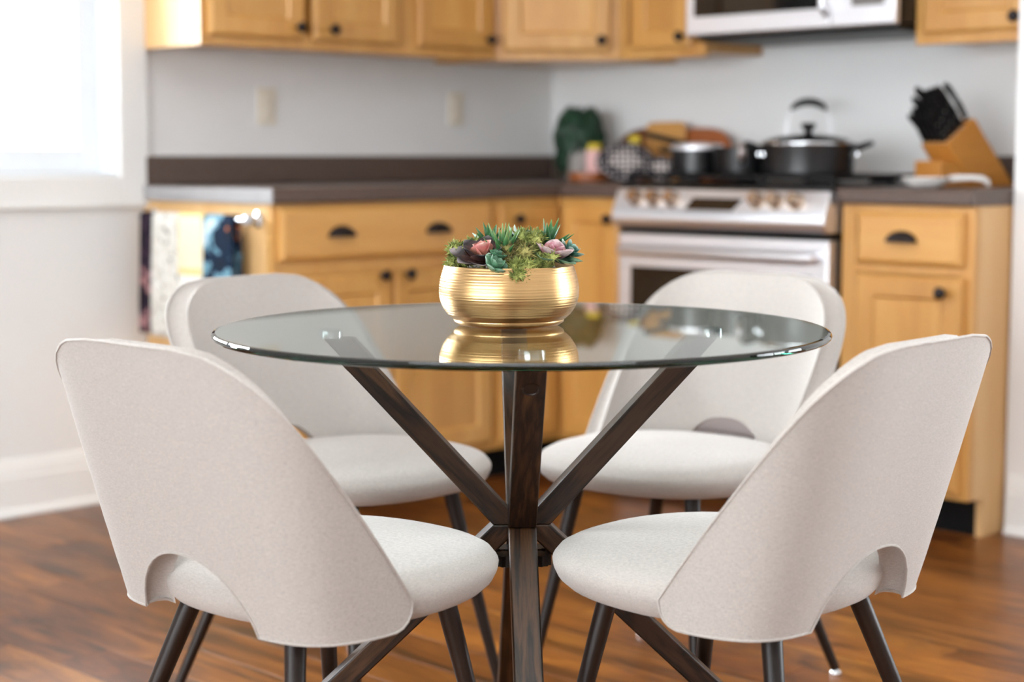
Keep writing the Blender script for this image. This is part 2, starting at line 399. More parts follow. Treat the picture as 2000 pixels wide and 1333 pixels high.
window('window_2', 0, W2[1]-W2[0], W2[2], W2[3], .10, (RW, W2[1], 0), -PI/2, 1)
window('window_3', 0, W3[1]-W3[0], W3[2], W3[3], .10, (UM, W3[0], 0), PI/2, 5)

# ------------------------------------------------------------------ cabinets
def door_bm(w_, h_, fr=.055, t=.02, rec=.007):
    """frame-and-panel leaf: front faces +y, x 0..w, z 0..h, stepped outer edge and a hollow ready for the panel"""
    bm = bmesh.new()
    def ring(x, y, z): return [bm.verts.new(p) for p in ((x, y, z), (w_-x, y, z), (w_-x, y, h_-z), (x, y, h_-z))]
    rs = [ring(0, 0, 0), ring(0, t-.007, 0), ring(.009, t, .009), ring(fr, t, fr), ring(fr+.007, t-rec, fr+.007), ring(fr+.007, t-rec-.004, fr+.007)]
    for a, b in zip(rs, rs[1:]):
        for i in range(4): bm.faces.new((a[i], a[(i+1) % 4], b[(i+1) % 4], b[i]))
    bm.faces.new(rs[0][::-1]); bm.faces.new(rs[-1])
    return bm
def knob(parent, x, z, y=.02):
    bm = lathe([(.007, 0), (.006, .010), (.009, .014), (.0155, .018), (.0165, .024), (.012, .029), (.0001, .030)], 16, axis='y')
    return mesh_obj('knob', bm, M['bronze'], parent, loc=(x, y, z), smooth=60)
def cup_pull(parent, x, z, y=.02, w_=.092):
    """half-cup drawer pull, open below"""
    bm = bmesh.new(); n, m = 14, 7; rows = []
    for j in range(m+1):
        e = (PI/2)*j/m; rr = []
        for i in range(n+1):
            a = PI*i/n
            px = -math.cos(a)*w_/2; pz = math.sin(a)*.030*math.cos(e*.98) ; py = math.sin(a)**.6*.024*math.sin(e)
            rr.append(bm.verts.new((px, py, pz-.010)))
        rows.append(rr)
    for a, b in zip(rows, rows[1:]):
        for i in range(n):
            try: bm.faces.new((a[i], a[i+1], b[i+1], b[i]))
            except Exception: pass
    bmesh.ops.remove_doubles(bm, verts=bm.verts, dist=.0002)
    o = mesh_obj('cup_pull', bm, M['bronze'], parent, loc=(x, y, z), smooth=60)
    md = o.modifiers.new('thick', 'SOLIDIFY'); md.thickness = .003; md.offset = 0
    return o
def door(parent, x, y, z, w_, h_, kn=None, rz=0, fr=.055, lab=None):
    d = mesh_obj('door', door_bm(w_, h_, fr), M['maple'], parent, loc=(x, y, z), rot=(0, 0, rz), smooth=20)
    mesh_obj('door_panel', BX(fr+.0072, .009, fr+.0072, w_-fr-.0072, .0135, h_-fr-.0072), M['maple'], d)
    if kn: knob(d, *kn)
    return d
def drawer(parent, x, y, z, w_, h_, pulls, rz=0):
    bm = bmesh.new(); t = .02
    def ring(i, yy): return [bm.verts.new(p) for p in ((i, yy, i), (w_-i, yy, i), (w_-i, yy, h_-i), (i, yy, h_-i))]
    rs = [ring(0, 0), ring(0, t-.009), ring(.012, t)]
    for a, b in zip(rs, rs[1:]):
        for i in range(4): bm.faces.new((a[i], a[(i+1) % 4], b[(i+1) % 4], b[i]))
    bm.faces.new(rs[0][::-1]); bm.faces.new(rs[-1])
    d = mesh_obj('drawer_front', bm, M['maple_flat'], parent, loc=(x, y, z), rot=(0, 0, rz), smooth=20)
    for px in pulls: cup_pull(d, px, h_/2)
    return d
CT = .872   # underside of the worktop
LBX = 1.735
# long base cabinet under the left counter (end panel faces the window)
t = thing('base_cabinet', 'honey maple base cabinet with one wide drawer above two doors, towel rail on its end', 'cabinet', (.905, 0, 0))
wd = LBX-.905
mesh_obj('carcass', BX(0, .004, .105, wd-.02, .586, CT-.002), M['maple'], t)
mesh_obj('face_frame', BX(0, .586, .105, .035, .61, CT-.002, wd-.02, .586, .105, wd, .61, CT-.002, .035, .586, .105, wd-.02, .61, .150, .035, .586, .840, wd-.02, .61, CT-.002, .035, .586, .672, wd-.02, .61, .712), M['maple'], t, bevel=.001)
mesh_obj('end_panel', BX(wd-.0195, .004, .0, wd, .535, .105, wd-.0195, .004, .105, wd, .5858, CT-.002), M['maple_end'], t)
mesh_obj('toe_kick', BX(0, .520, 0, wd-.02, .535, .104), M['black'], t)
drawer(t, .020, .6102, .714, .795, .146, (.222, .586))
door(t, .020, .6102, .131, .389, .540, (.345, .532))
door(t, .417, .6102, .131, .398, .540, (.044, .532))
# corner base cabinet, L-shaped, two leaves meeting in the inner corner
t = thing('corner_base_cabinet', 'L-shaped maple corner base cabinet with two doors meeting in the inner corner', 'cabinet', (.004, .004, 0))
bm = bmesh.new(); prism(bm, [(0, 0), (.897, 0), (.897, .606), (.606, .606), (.606, .868), (0, .868)], 'z', .105, CT-.002)
mesh_obj('carcass', bm, M['maple'], t)
bm = bmesh.new(); prism(bm, [(.02, .02), (.88, .02), (.88, .531), (.531, .531), (.531, .85), (.02, .85)], 'z', 0, .104)
mesh_obj('toe_kick', bm, M['black'], t)
door(t, .630, .6062, .122, .252, .730, (.190, .686))
door(t, .6062, .866, .122, .236, .730, (.030, .686), -PI/2)
# narrow base cabinet right of the stove
V0, V1 = 1.664, 2.066
t = thing('base_cabinet', 'narrow maple base cabinet right of the stove with one drawer above one door', 'cabinet', (0, V1, 0), -PI/2)
wd = V1-V0
mesh_obj('carcass', BX(.02, .004, .105, wd, .586, CT-.002), M['maple'], t)
mesh_obj('face_frame', BX(0, .586, .105, .035, .61, CT-.002, wd-.045, .586, .105, wd, .61, CT-.002, .035, .586, .105, wd-.045, .61, .135, .035, .586, .842, wd-.045, .61, CT-.002, .035, .586, .690, wd-.045, .61, .712), M['maple'], t, bevel=.001)
mesh_obj('end_panel', BX(0, .004, 0, .0195, .535, .105, 0, .004, .105, .0195, .5858, CT-.002), M['maple_end'], t)
mesh_obj('toe_kick', BX(.02, .515, 0, wd, .530, .104), M['black'], t)
drawer(t, .028, .6102, .714, .318, .138, (.176,))
door(t, .023, .6102, .122, .325, .564, (.052, .525))

# worktops
def counter_prof(d):   # y out from wall, z
    return [(0, 0), (d-.006, 0), (d, .006), (d, .034), (d-.003, .039), (d-.009, .042), (0, .042)]
t = thing('countertop', 'long dark brown laminate countertop turning the corner, with upstand along the wall', 'countertop', (0, 0, CT))
bm = bmesh.new()
pr = counter_prof(.635)
prism(bm, pr, 'x', .0015, LBX+.012)
bm2 = bmesh.new(); 
prism(bm, [(q[0], q[1]) for q in pr], 'y', .6345, .882)
mesh_obj('worktop', bm, M['counter'], t, smooth=25)
mesh_obj('backsplash', BX(.022, .0015, .0425, LBX+.004, .021, .127), M['counter'], t, bevel=.004)
mesh_obj('backsplash', BX(.0015, .0015, .0425, .021, .882, .127), M['counter'], t, bevel=.004)
mesh_obj('end_strip', BX(LBX+.0125, .0015, .0, LBX+.0135, .630, .040), simple('glare_grey_edge', lin(150, 148, 148), .3), t)  # window glare on the worktop end, painted as a paler grey sheet
t = thing('countertop', 'short dark brown laminate countertop on the narrow cabinet right of the stove', 'countertop', (0, 0, CT))
bm = bmesh.new(); prism(bm, pr, 'y', 1.660, V1+.002)
for vtx in bm.verts: vtx.co.x = max(vtx.co.x, .0015)
mesh_obj('worktop', bm, M['counter'], t, smooth=25)
mesh_obj('backsplash', BX(.0015, 1.660, .0425, .021, V1+.002, .127), M['counter'], t, bevel=.004)

# wall cabinets
ZU, ZT, DU = 1.308, 2.07, .295
def upper(label, loc, rz, wd, doors, end=None):
    t = thing('wall_cabinet', label, 'cabinet', loc, rz, None)
    a = .02 if end == 'l' else 0; b = wd-.02 if end == 'r' else wd
    mesh_obj('carcass', BX(a, .004, ZU+.012, b, DU-.02, ZT), M['maple'], t)
    mesh_obj('face_frame', BX(0, DU-.0198, ZU, wd, DU, ZU+.045, 0, DU-.0198, ZT-.045, wd, DU, ZT, 0, DU-.0198, ZU+.045, .03, DU, ZT-.045, wd-.03, DU-.0198, ZU+.045, wd, DU, ZT-.045), M['maple'], t, bevel=.0015)
    if end: mesh_obj('end_panel', BX(wd-.0195, .004, ZU, wd, DU-.02, ZT) if end == 'r' else BX(0, .004, ZU, .0195, DU-.02, ZT), M['maple_end'], t)
    for x, w_, k in doors: door(t, x, DU+.0002, ZU+.028, w_, ZT-ZU-.056, (k, .034))
    return t
upper('maple wall cabinet with two doors and sunlit end panel beside the window', (.965, 0, 0), 0, 1.733-.965, [(.045, .333, .306-.035), (.412, .335, .028)], 'r')
upper('maple wall cabinet with one door between the two-door cabinet and the corner', (.582, 0, 0), 0, .381, [(.027, .322, .0+.026)], None)
t = thing('wall_cabinet', 'diagonal maple corner wall cabinet with a single door', 'cabinet', (.004, .004, 0))
bm = bmesh.new(); prism(bm, [(0, 0), (.574, 0), (.574, DU-.006), (DU-.006, .574), (0, .574)], 'z', ZU, ZT)
mesh_obj('carcass', bm, M['maple'], t)
dl = math.hypot(.574-DU+.006, .574-DU+.006)
door(t, DU-.006+.022, .574-.018, ZU+.028, dl-.052, ZT-ZU-.056, (.034, .034), -PI/4)
upper('narrow maple wall cabinet between the corner and the microwave', (0, .934, 0), -PI/2, .934-.582, [(.050, .244, .028)], None)
upper('maple wall cabinet right of the microwave, cut off by the wall edge', (0, 2.062, 0), -PI/2, 2.062-1.682, [(.026, .325, .034)], None)

# ------------------------------------------------------------------ microwave
t = thing('microwave', 'stainless over-the-range microwave with black window above the stove', 'microwave', (0, 1.680, 1.362), -PI/2)
wm = .742
mesh_obj('housing', BX(.001, .004, .006, wm, .372, .42), M['enamel'], t, bevel=.003)
mesh_obj('vent_base', BX(.012, .03, -.014, wm-.012, .355, .005), M['plastic'], t, bevel=.003)
d = mesh_obj('door', BX(.214, .3725, 0, wm, .40, .415), M['steel'], t, bevel=.006, seg=3)
mesh_obj('window', BX(.235, .4005, .056, wm-.034, .403, .36), M['blackglass'], d, bevel=.002)
mesh_obj('handle', tube([(.196+.03, .398, .36), (.196+.03, .424, .345), (.196+.03, .432, .20), (.196+.03, .424, .055), (.196+.03, .398, .035)], .010, 10), M['steel'], d)
p = mesh_obj('control_panel', BX(.001, .3725, 0, .212, .40, .415), M['steel'], t, bevel=.006, seg=3)
mesh_obj('keypad', BX(.036, .4005, .056, .142, .4025, .36), simple('grey_keypad', lin(120, 116, 114), .3), p, bevel=.004)

# ------------------------------------------------------------------ stove
S0, S1 = .890, 1.652
t = thing('stove', 'stainless slide-in gas stove with six front knobs and dark oven window', 'stove', (0, S1, 0), -PI/2)
ws = S1-S0
mesh_obj('body', BX(.004, .025, .06, ws-.004, .60, .898), M['steel_dark'], t)
mesh_obj('toe_kick', BX(.02, .05, 0, ws-.02, .54, .0595), M['black'], t)
mesh_obj('cooktop', BX(0, .022, .8985, ws, .640, .918), M['enamel'], t, bevel=.004)
prof = [(.6005, .790), (.664, .790), (.674, .794), (.681, .806), (.682, .824), (.676, .846), (.662, .880), (.650, .905), (.6405, .897), (.6005, .897)]
bm = bmesh.new(); prism(bm, prof, 'x', .0, ws); cp = mesh_obj('control_panel', bm, M['steel'], t, bevel=.003, smooth=30)
sl = math.atan2(.676-.650, .905-.846)      # lean of the fascia
def on_panel(s):                            # point of the fascia, s from bottom (0) to top (1)
    return (.676-(.676-.650)*s, .846+(.905-.846)*s)
for vv in (.976, 1.046, 1.115, 1.418, 1.482, 1.551):
    y, z = on_panel(.45)
    bm = lathe([(.0245, -.001), (.0245, .004), (.021, .005), (.019, .028), (.017, .032), (.0001, .033)], 20, axis='y')
    box(bm, -.0035, .026, -.016, .0035, .034, .016)
    mesh_obj('knob', bm, M['knobsteel'], cp, loc=(S1-vv, y, z), rot=(-sl*-1, 0, 0), smooth=40)
bm = bmesh.new(); y0, z0 = on_panel(-.02); y1, z1 = on_panel(.56)
xa, xb = S1-1.372, S1-1.165
A = [(xb-.002, y0, z0), (xa+.034, y0, z0), (xa+.004, y1, z1), (xb-.022, y1, z1)]
nv = Vector((0, math.cos(sl), math.sin(sl)))
va = [bm.verts.new(Vector(p)-nv*.002) for p in A]; vb = [bm.verts.new(Vector(p)+nv*.0012) for p in A]
bm.faces.new(va); bm.faces.new(vb[::-1])
for i in range(4): bm.faces.new((va[i], va[(i+1) % 4], vb[(i+1) % 4], vb[i]))
mesh_obj('display', bm, M['blackglass'], cp)
mesh_obj('panel_gap', BX(.004, .6005, .772, ws-.004, .642, .7895), M['black'], t)
od = mesh_obj('oven_door', BX(.004, .6005, .205, ws-.004, .652, .771), M['steel'], t, bevel=.005, seg=3)
mesh_obj('window', BX(.055, .6525, .275, ws-.055, .655, .672), M['blackglass'], od, bevel=.002)
hp = [(.045, .650, .722), (.046, .690, .722), (.062, .702, .722), (ws/2, .704, .722), (ws-.062, .702, .722), (ws-.046, .690, .722), (ws-.045, .650, .722)]
mesh_obj('handle', tube(hp, .0165, 12), M['steel'], od)
mesh_obj('drawer', BX(.004, .6005, .064, ws-.004, .648, .200), M['steel'], t, bevel=.004)
for k in range(3):
    bm = bmesh.new(); xa = .012+k*(ws-.024)/3; xb = xa+(ws-.024)/3-.004
    for yy in (.045, .335, .615): box(bm, xa, yy-.006, .934, xb, yy+.006, .946)
    for xx in (xa+.006, (xa+xb)/2, xb-.006): box(bm, xx-.0055, .045, .9342, xx+.0055, .615, .9462)
    for xx in (xa+.006, xb-.006):
        for yy in (.045, .335, .615): box(bm, xx-.006, yy-.006, .9182, xx+.006, yy+.006, .9345)
    mesh_obj('grate', bm, M['iron'], t, bevel=.0015)
for xx in (.135, ws-.135):
    for yy in (.18, .48):
        mesh_obj('burner', lathe([(.048, .9182), (.048, .924), (.034, .926), (.033, .931), (.0001, .932)], 24), M['iron'], t, loc=(xx, yy, 0))

# ------------------------------------------------------------------ cookware on the stove
GT = .9465
def lathe_thing(name, label, cat, loc, parts, group=None, rz=0):
    t = thing(name, label, cat, loc, rz, group)
    for nm, prof, mat in parts: mesh_obj(nm, lathe(prof, 40), M[mat], t, smooth=40)
    return t
t = lathe_thing('stock_pot', 'big black pot with glass lid and black lid knob on the front right burner', 'pot', (.455, 1.437, GT),
    [('body', [(.0001, 0), (.122, 0), (.130, .006), (.132, .080), (.133, .0845), (.129, .0845), (.127, .078), (.126, .010), (.0001, .006)], 'nonstick'),
     ('rim', [(.1295, .0847), (.1345, .0847), (.1355, .088), (.134, .092), (.128, .093)], 'chrome')])
ld = mesh_obj('lid', lathe([(.127, .0992), (.110, .108), (.070, .117), (.020, .121), (.0001, .121), (.0001, .118), (.02, .118), (.07, .114), (.110, .105), (.126, .0985)], 40), M['pane'], t, smooth=40, loc=(0, 0, -.006))
mesh_obj('lid_knob', lathe([(.013, .1212), (.010, .130), (.018, .138), (.022, .146), (.018, .152), (.0001, .153)], 24), M['plastic'], ld, smooth=40)
for s in (1, -1):
    a = R(134.8) if s > 0 else R(134.8+180)
    dv = Vector((math.cos(a), math.sin(a), 0)); pv = Vector((-dv.y, dv.x, 0))
    bm = tube([dv*.131+pv*.042+Vector((0, 0, .070)), dv*.158+pv*.042+Vector((0, 0, .082)), dv*.176+pv*.026+Vector((0, 0, .088)), dv*.178+Vector((0, 0, .089)), dv*.176-pv*.026+Vector((0, 0, .088)), dv*.158-pv*.042+Vector((0, 0, .082)), dv*.131-pv*.042+Vector((0, 0, .070))], .007, 10)
    h = mesh_obj('handle', bm, M['plastic'], t)
    for q in (1, -1): mesh_obj('rivet', lathe([(.008, -.004), (.008, .004), (.0001, .006)], 12), M['chrome'], h, loc=dv*.1335+pv*.042*q+Vector((0, 0, .058)))
t = lathe_thing('saucepan', 'small black saucepan with bright steel rim on the front left burner', 'pot', (.452, 1.030, GT),
    [('body', [(.0001, 0), (.070, 0), (.076, .005), (.078, .072), (.075, .072), (.073, .008), (.0001, .005)], 'nonstick'),
     ('rim', [(.0755, .0722), (.0795, .0722), (.080, .078), (.077, .086), (.060, .090), (.02, .093), (.0001, .093)], 'steel')])
dv = Vector((-.35, -.93, 0)).normalized()
mesh_obj('handle', tube([dv*.077+Vector((0, 0, .058)), dv*.12+Vector((0, 0, .066)), dv*.215+Vector((0, 0, .074))], [.006, .009, .010], 10), M['plastic'], t)
t = lathe_thing('frying_pan', 'black frying pan with long handle raised toward the cutting boards, on a back burner', 'pan', (.235, 1.045, GT),
    [('body', [(.0001, 0), (.090, 0), (.100, .006), (.118, .075), (.115, .076), (.096, .010), (.0001, .005)], 'nonstick')])
dv = Vector((.10, -.36, 0)).normalized()
mesh_obj('handle', tube([dv*.112+Vector((0, 0, .062)), dv*.16+Vector((0, 0, .078)), dv*.24+Vector((0, 0, .098)), dv*.335+Vector((0, 0, .122))], [.008, .010, .011, .009], 10), M['plastic'], t)
t = lathe_thing('deep_pan', 'black deep pan with steel handle bracket in the middle of the stove', 'pan', (.285, 1.225, GT),
    [('body', [(.0001, 0), (.076, 0), (.082, .006), (.088, .078), (.085, .079), (.080, .010), (.0001, .005)], 'nonstick')]); t.location = (.47, 1.215, GT)
dv = Vector((.78, .62, 0)).normalized(); dv = Vector((.80, .60, 0)).normalized()
br = mesh_obj('handle_bracket', tube([dv*.083+Vector((0, 0, .030)), dv*.098+Vector((0, 0, .050)), dv*.100+Vector((0, 0, .066)), dv*.086+Vector((0, 0, .080))], .012, 10), M['steel'], t)
t = lathe_thing('kettle', 'steel kettle behind the big pot, its black arched grip rising above', 'kettle', (.170, 1.480, GT),
    [('body', [(.0001, 0), (.080, 0), (.086, .006), (.085, .036), (.072, .064), (.045, .080), (.030, .083), (.0001, .084)], 'steel')]); 
t.location = (.190, 1.250, GT)
pv = Vector((-.7048, .7094, 0))
arc = [pv*(.062*math.cos(a)) + Vector((0, 0, .168+.048*math.sin(a))) for a in [PI*k/12 for k in range(13)]]
grip = [p for i, p in enumerate(arc) if 2 <= i <= 10]
hb = mesh_obj('bail', tube([pv*.070+Vector((0, 0, .060))]+[pv*.068+Vector((0, 0, .13))]+arc[:3], .0022, 8), M['steel'], t)
mesh_obj('bail', tube(arc[10:]+[pv*-.068+Vector((0, 0, .13)), pv*-.070+Vector((0, 0, .060))], .0022, 8), M['steel'], t)
mesh_obj('grip', tube(grip, [.005, .009, .011, .012, .012, .012, .011, .009, .005], 10), M['plastic'], t)
mesh_obj('spout', tube([(.05, .05, .04), (.07, .07, .065), (.078, .078, .075)], [.015, .011, .009], 12), M['steel'], t)

# ------------------------------------------------------------------ things on the counters
CZ = .9145
# trailing plant in the corner
t = thing('trailing_plant', 'dark green trailing plant in a pale grey pot in the counter corner', 'plant', (.165, .285, CZ))
mesh_obj('pot', lathe([(.0001, 0), (.045, 0), (.060, .10), (.062, .105), (.055, .105), (.05, .09), (.0001, .088)], 28), M['potgrey'], t, smooth=40)
bm = bmesh.new(); rp = random.Random(11)
fw = Vector((.71, .70, 0))
for k in range(260):
    a = rp.uniform(0, 2*PI); rr = rp.uniform(.2, 1); top = .185+rp.uniform(0, .09)*(1-.35*rr)
    out = Vector((math.cos(a), math.sin(a), 0))
    front = out.dot(fw) > .55 and abs(out.dot(Vector((-.70, .71, 0)))) < .55
    end_r = .055+.034*rr; end_z = rp.uniform(.075, .16) if front else rp.uniform(.005, .11)
    pts = []
    for q in range(7):
        s = q/6; r_ = .02+(end_r-.02)*min(1, s*1.5)
        z_ = .09+(top-.09)*math.sin(min(1, s*2.4)*PI/2) if s < .42 else top-(top-end_z)*((s-.42)/.58)**1.3
        pts.append(out*r_+Vector((0, 0, max(z_, .004))))
    for q in range(6):
        p, n_ = pts[q], pts[q+1]; d_ = (n_-p); side = Vector((-out.y, out.x, 0))*.0055
        ax = Vector((rp.uniform(-1, 1), rp.uniform(-1, 1), rp.uniform(-1, 1)))*.004
        f = [bm.verts.new(p-side), bm.verts.new((p+n_)/2-side*1.6+ax), bm.verts.new(n_), bm.verts.new((p+n_)/2+side*1.6-ax)]
        bm.faces.new(f)
o = mesh_obj('foliage', bm, M['trail'], t, recalc=False); o['kind'] = 'stuff'
# tray and cartons
t = tag(mesh_obj('wooden_tray', lathe([(.0001, 0), (.064, 0), (.068, .004), (.069, .030), (.065, .030), (.063, .008), (.0001, .007)], 36), M['board_mid'], loc=(.296, .450, CZ), smooth=40), 'small round wooden tray in front of the trailing plant', 'tray')
def carton(label, loc, w_, h_, rz):
    t = thing('carton', label, 'carton', loc, rz)
    mesh_obj('body', BX(-w_/2, -w_/2, 0, w_/2, w_/2, h_*.82), M['carton'], t, bevel=.003)
    bm = bmesh.new(); prism(bm, [(-w_/2+.002, h_*.821), (w_/2-.002, h_*.821), (.004, h_), (-.004, h_)], 'y', -w_/2+.002, w_/2-.002)
    mesh_obj('gable_top', bm, simple('yellow_lid', lin(214, 190, 60), .5), t, bevel=.002)
    return t
carton('pink and yellow carton standing on the round wooden tray', (.284, .462, CZ+.0075), .046, .118, R(20))
carton('pink and yellow carton behind the dotted oven mitt', (.182, .548, CZ), .040, .152, R(35))
# oven mitts
def mitt(label, loc, rz, w_, h_, lean, group):
    bm = bmesh.new(); n, m = 18, 8; L0 = []
    for sgn in (1, -1):
        rows = []
        for j in range(m+1):
            s = j/m
            rows.append([bm.verts.new((math.cos(2*PI*i/n)*w_/2*s*(1+.10*math.cos(4*PI*i/n)), sgn*.016*math.sqrt(max(0, 1-s**2.2)), h_/2+math.sin(2*PI*i/n)*h_/2*s)) for i in range(n)])
        for a, b in zip(rows, rows[1:]):
            for i in range(n): bm.faces.new((a[i], a[(i+1) % n], b[(i+1) % n], b[i]))
    bmesh.ops.remove_doubles(bm, verts=bm.verts, dist=.0005)
    t = thing('oven_mitt', label, 'oven mitt', loc, rz, group)
    mesh_obj('body', bm, M['mitt'], t, rot=(lean, 0, 0), smooth=60)
    pts = [(math.cos(2*PI*i/28)*w_/2*(1+.10*math.cos(4*PI*i/28)), 0, h_/2+math.sin(2*PI*i/28)*h_/2) for i in range(28)]
    mesh_obj('binding', tube(pts, .004, 6, closed=True), simple('black_binding', lin(24, 24, 26), .9), t, rot=(lean, 0, 0))
    return t
mitt('grey dotted oven mitt with black binding, leaning left of the stove', (.330, .640, CZ+.004), R(-45), .170, .130, R(18), 'dotted mitts left of the stove')
mitt('smaller dotted oven mitt lying against the small saucepan', (.330, .790, CZ+.004), R(-45), .100, .086, R(24), 'dotted mitts left of the stove')
# cutting boards leaning on the wall
def board(label, v0, v1, h_, x0, mat, shape, dz=0):
    t = thing('cutting_board', label, 'cutting board', (x0, (v0+v1)/2, CZ), -PI/2, 'cutting boards leaning on the wall')
    w_ = v1-v0; pts = []
    e = {'round': 2.0, 'oval': 2.6, 'rect': 9}[shape]
    for i in range(40):
        a = 2*PI*i/40; c_, s_ = math.cos(a), math.sin(a)
        pts.append((w_/2*math.copysign(abs(c_)**(2/e), c_), h_/2+h_/2*math.copysign(abs(s_)**(2/e), s_)))
    bm = bmesh.new(); prism(bm, pts, 'y', 0, .018)
    mesh_obj('board', bm, M[mat], t, bevel=.004, rot=(R(7), 0, 0))
    return t
board('dark brown oval cutting board leaning on the wall, leftmost of the three', .36, .66, .180, .052, 'board_dark', 'oval')
board('round reddish cutting board leaning on the wall behind the frying pan', .610, .868, .176, .076, 'board_mid', 'oval')
board('pale rectangular cutting board between two darker boards', .527, .695, .197, .104, 'board_light', 'rect')

# knife block
KX = .235; KRZ = HEAD+R(26)
t = thing('knife_block', 'slanted beech knife block full of black handled knives on the short counter', 'knife block', (KX+.024, 1.802, CZ), KRZ)
# local x runs to the image right, y towards the viewer
bm = bmesh.new()
prism(bm, [(.0075, 0), (.157, 0), (.0084, .189), (-.084, .1173)], 'y', -.058, .058)
mesh_obj('block', bm, M['block'], t, bevel=.003)
bm = bmesh.new(); prism(bm, [(-.105, 0), (.0063, 0), (-.0455, .0655), (-.105, .072)], 'y', -.055, .055)
mesh_obj('front_step', bm, M['block'], t, bevel=.003)
ax = Vector((-.616, 0, .788)).normalized(); pr_ = Vector((.788, 0, .616)).normalized()
def knife(s, y, ln, th, label, big=True):
    """s along the slanted top face from its low to its high edge"""
    p0 = Vector((-.084, y, .1173)) + pr_*s*.1176
    k = thing('kitchen_knife', label, 'knife', (0, 0, 0), 0, 'knives in the block')
    mw = Matrix.Translation(t.location) @ Matrix.Rotation(KRZ, 4, 'Z')
    k.location = mw @ p0; k.rotation_euler = (0, 0, KRZ)
    n_ = 8; bm = bmesh.new()
    pts = [ax*(.004+ln*i/n_) + pr_*(.004*math.sin(PI*i/n_*1.2)) for i in range(n_+1)]
    tube(pts, [th*.8, th, th*1.05, th, th*.92, th*.95, th*1.1, th*1.15, th*.7], 8, bm)
    mesh_obj('handle', bm, M['plastic'], k, smooth=50)
    mesh_obj('bolster', tube([ax*.0006, ax*.0038], th*.85, 8), M['steel'], k)
    for q in (.3, .6): mesh_obj('rivet', lathe([(.0025, -th*1.12), (.0025, th*1.12)], 8, axis='y'), M['chrome'], k, loc=ax*ln*q)
    return k
knife(.93, -.030, .122, .0085, 'long black handled sharpening rod knife standing apart at the top of the block')
rows = [(.62, 4, .138, .0100), (.41, 4, .124, .0090), (.235, 5, .104, .0074), (.065, 5, .098, .0070)]
names = ['large black handled knife in the upper row of the block', 'medium black handled knife in the second row of the block', 'black handled steak knife in the third row of the block', 'black handled steak knife in the lowest row of the block']
for (s, n_, ln, th), nm in zip(rows, names):
    for i in range(n_):
        od_ = ['nearest us', 'second from us', 'third from us', 'fourth from us', 'farthest from us'][i] if i < n_-1 else 'farthest from us'
        k = knife(s, -.042+.084*i/(n_-1), ln*(1-.04*((i*7) % 3)), th, nm+', '+od_); k['group'] = 'knives in the block'
# spoon rest
t = thing('spoon_rest', 'white ceramic spoon rest with a bowl and looped handle on the short counter', 'spoon rest', (.500, 1.852, CZ), R(134.8))
mesh_obj('bowl', lathe([(.0001, 0), (.034, 0), (.052, .010), (.066, .026), (.064, .028), (.050, .014), (.032, .006), (.0001, .005)], 36), M['ceramic'], t, smooth=50)
bm = tube([(.060, 0, .023), (.09, 0, .026), (.12, 0, .027), (.148, 0, .025), (.164, 0, .016), (.168, 0, .005)], [.010, .009, .008, .009, .008, .005], 10)
mesh_obj('handle', bm, M['ceramic'], t, smooth=60)

# outlets
for i, (uu, zz, lb) in enumerate(((1.286, 1.150, 'ivory double outlet on the wall nearer the window'), (.483, 1.158, 'ivory wall outlet nearer the kitchen corner'))):
    t = thing('outlet', lb, 'outlet', (uu, 0, zz))
    mesh_obj('plate', BX(-.035, .0005, -.057, .035, .006, .057), M['ivory'], t, bevel=.002)
    for s in (1, -1):
        bm = lathe([(.0165, .0062), (.0165, .009), (.015, .010), (.0001, .010)], 18, axis='y')
        mesh_obj('socket', bm, M['ivory'], t, loc=(0, 0, s*.022))

# towel rail and towels on the end panel
RX = LBX+.052; RZ = .828
t = thing('towel_rail', 'chrome towel rail on the window end of the base cabinet', 'towel rail', (LBX+.0005, .10, RZ))
mesh_obj('bar', tube([(.052, -.055, 0), (.052, .46, 0)], .0065, 12), M['chrome'], t)
for y in (-.045, .452):
    bm = lathe([(.022, 0), (.022, .005), (.010, .010), (.008, .040), (.0001, .042)], 18, axis='x')
    mesh_obj('post', bm, M['chrome'], t, loc=(0, y, 0))
bm = lathe([(.0001, .46), (.014, .463), (.017, .474), (.014, .486), (.0001, .489)], 18, axis='y'); 
mesh_obj('finial', bm, M['chrome'], t, loc=(.052, 0, 0), smooth=60)
def towel(label, v0, v1, drop, mat, back, ph, th=.004):
    bm = bmesh.new(); n = 14; prof = []
    r_ = .0115
    for k in range(9): prof.append((-r_-.001-.0*k, -back*(1-k/8)))
    for k in range(1, 8): a = PI-PI*k/8; prof.append((r_*math.cos(a), r_*math.sin(a)))
    for k in range(15): prof.append((r_+.001, -drop*k/14))
    rows = []
    for i in range(n+1):
        s = i/n; y = v0+(v1-v0)*s; rr = []
        for (x, z) in prof:
            dn = min(1, max(0, -z/.25)); wv = .006*math.sin(s*9+ph)*dn + .004*math.sin(s*17+ph*2)*dn
            sh = (s-.5)*.012*dn
            rr.append(bm.verts.new((x+(abs(wv) if x > 0 else -abs(wv)*.3), y+sh, z)))
        rows.append(rr)
    for a, b in zip(rows, rows[1:]):
        for i in range(len(prof)-1): bm.faces.new((a[i], a[i+1], b[i+1], b[i]))
    bmesh.ops.recalc_face_normals(bm, faces=bm.faces)
    o = mesh_obj('dish_towel', bm, M[mat], loc=(RX, 0, RZ), smooth=70)
    md = o.modifiers.new('thick', 'SOLIDIFY'); md.thickness = th; md.offset = 0
    return tag(o, label, 'towel', 'dish towels on the rail')
towel('dark plum floral dish towel hanging nearest the wall on the rail', .078, .135, .335, 'towel_plum', .25, .3)
towel('flecked white dish towel beside the dark one nearest the wall', .142, .262, .34, 'towel_fleck', .28, 1.1)
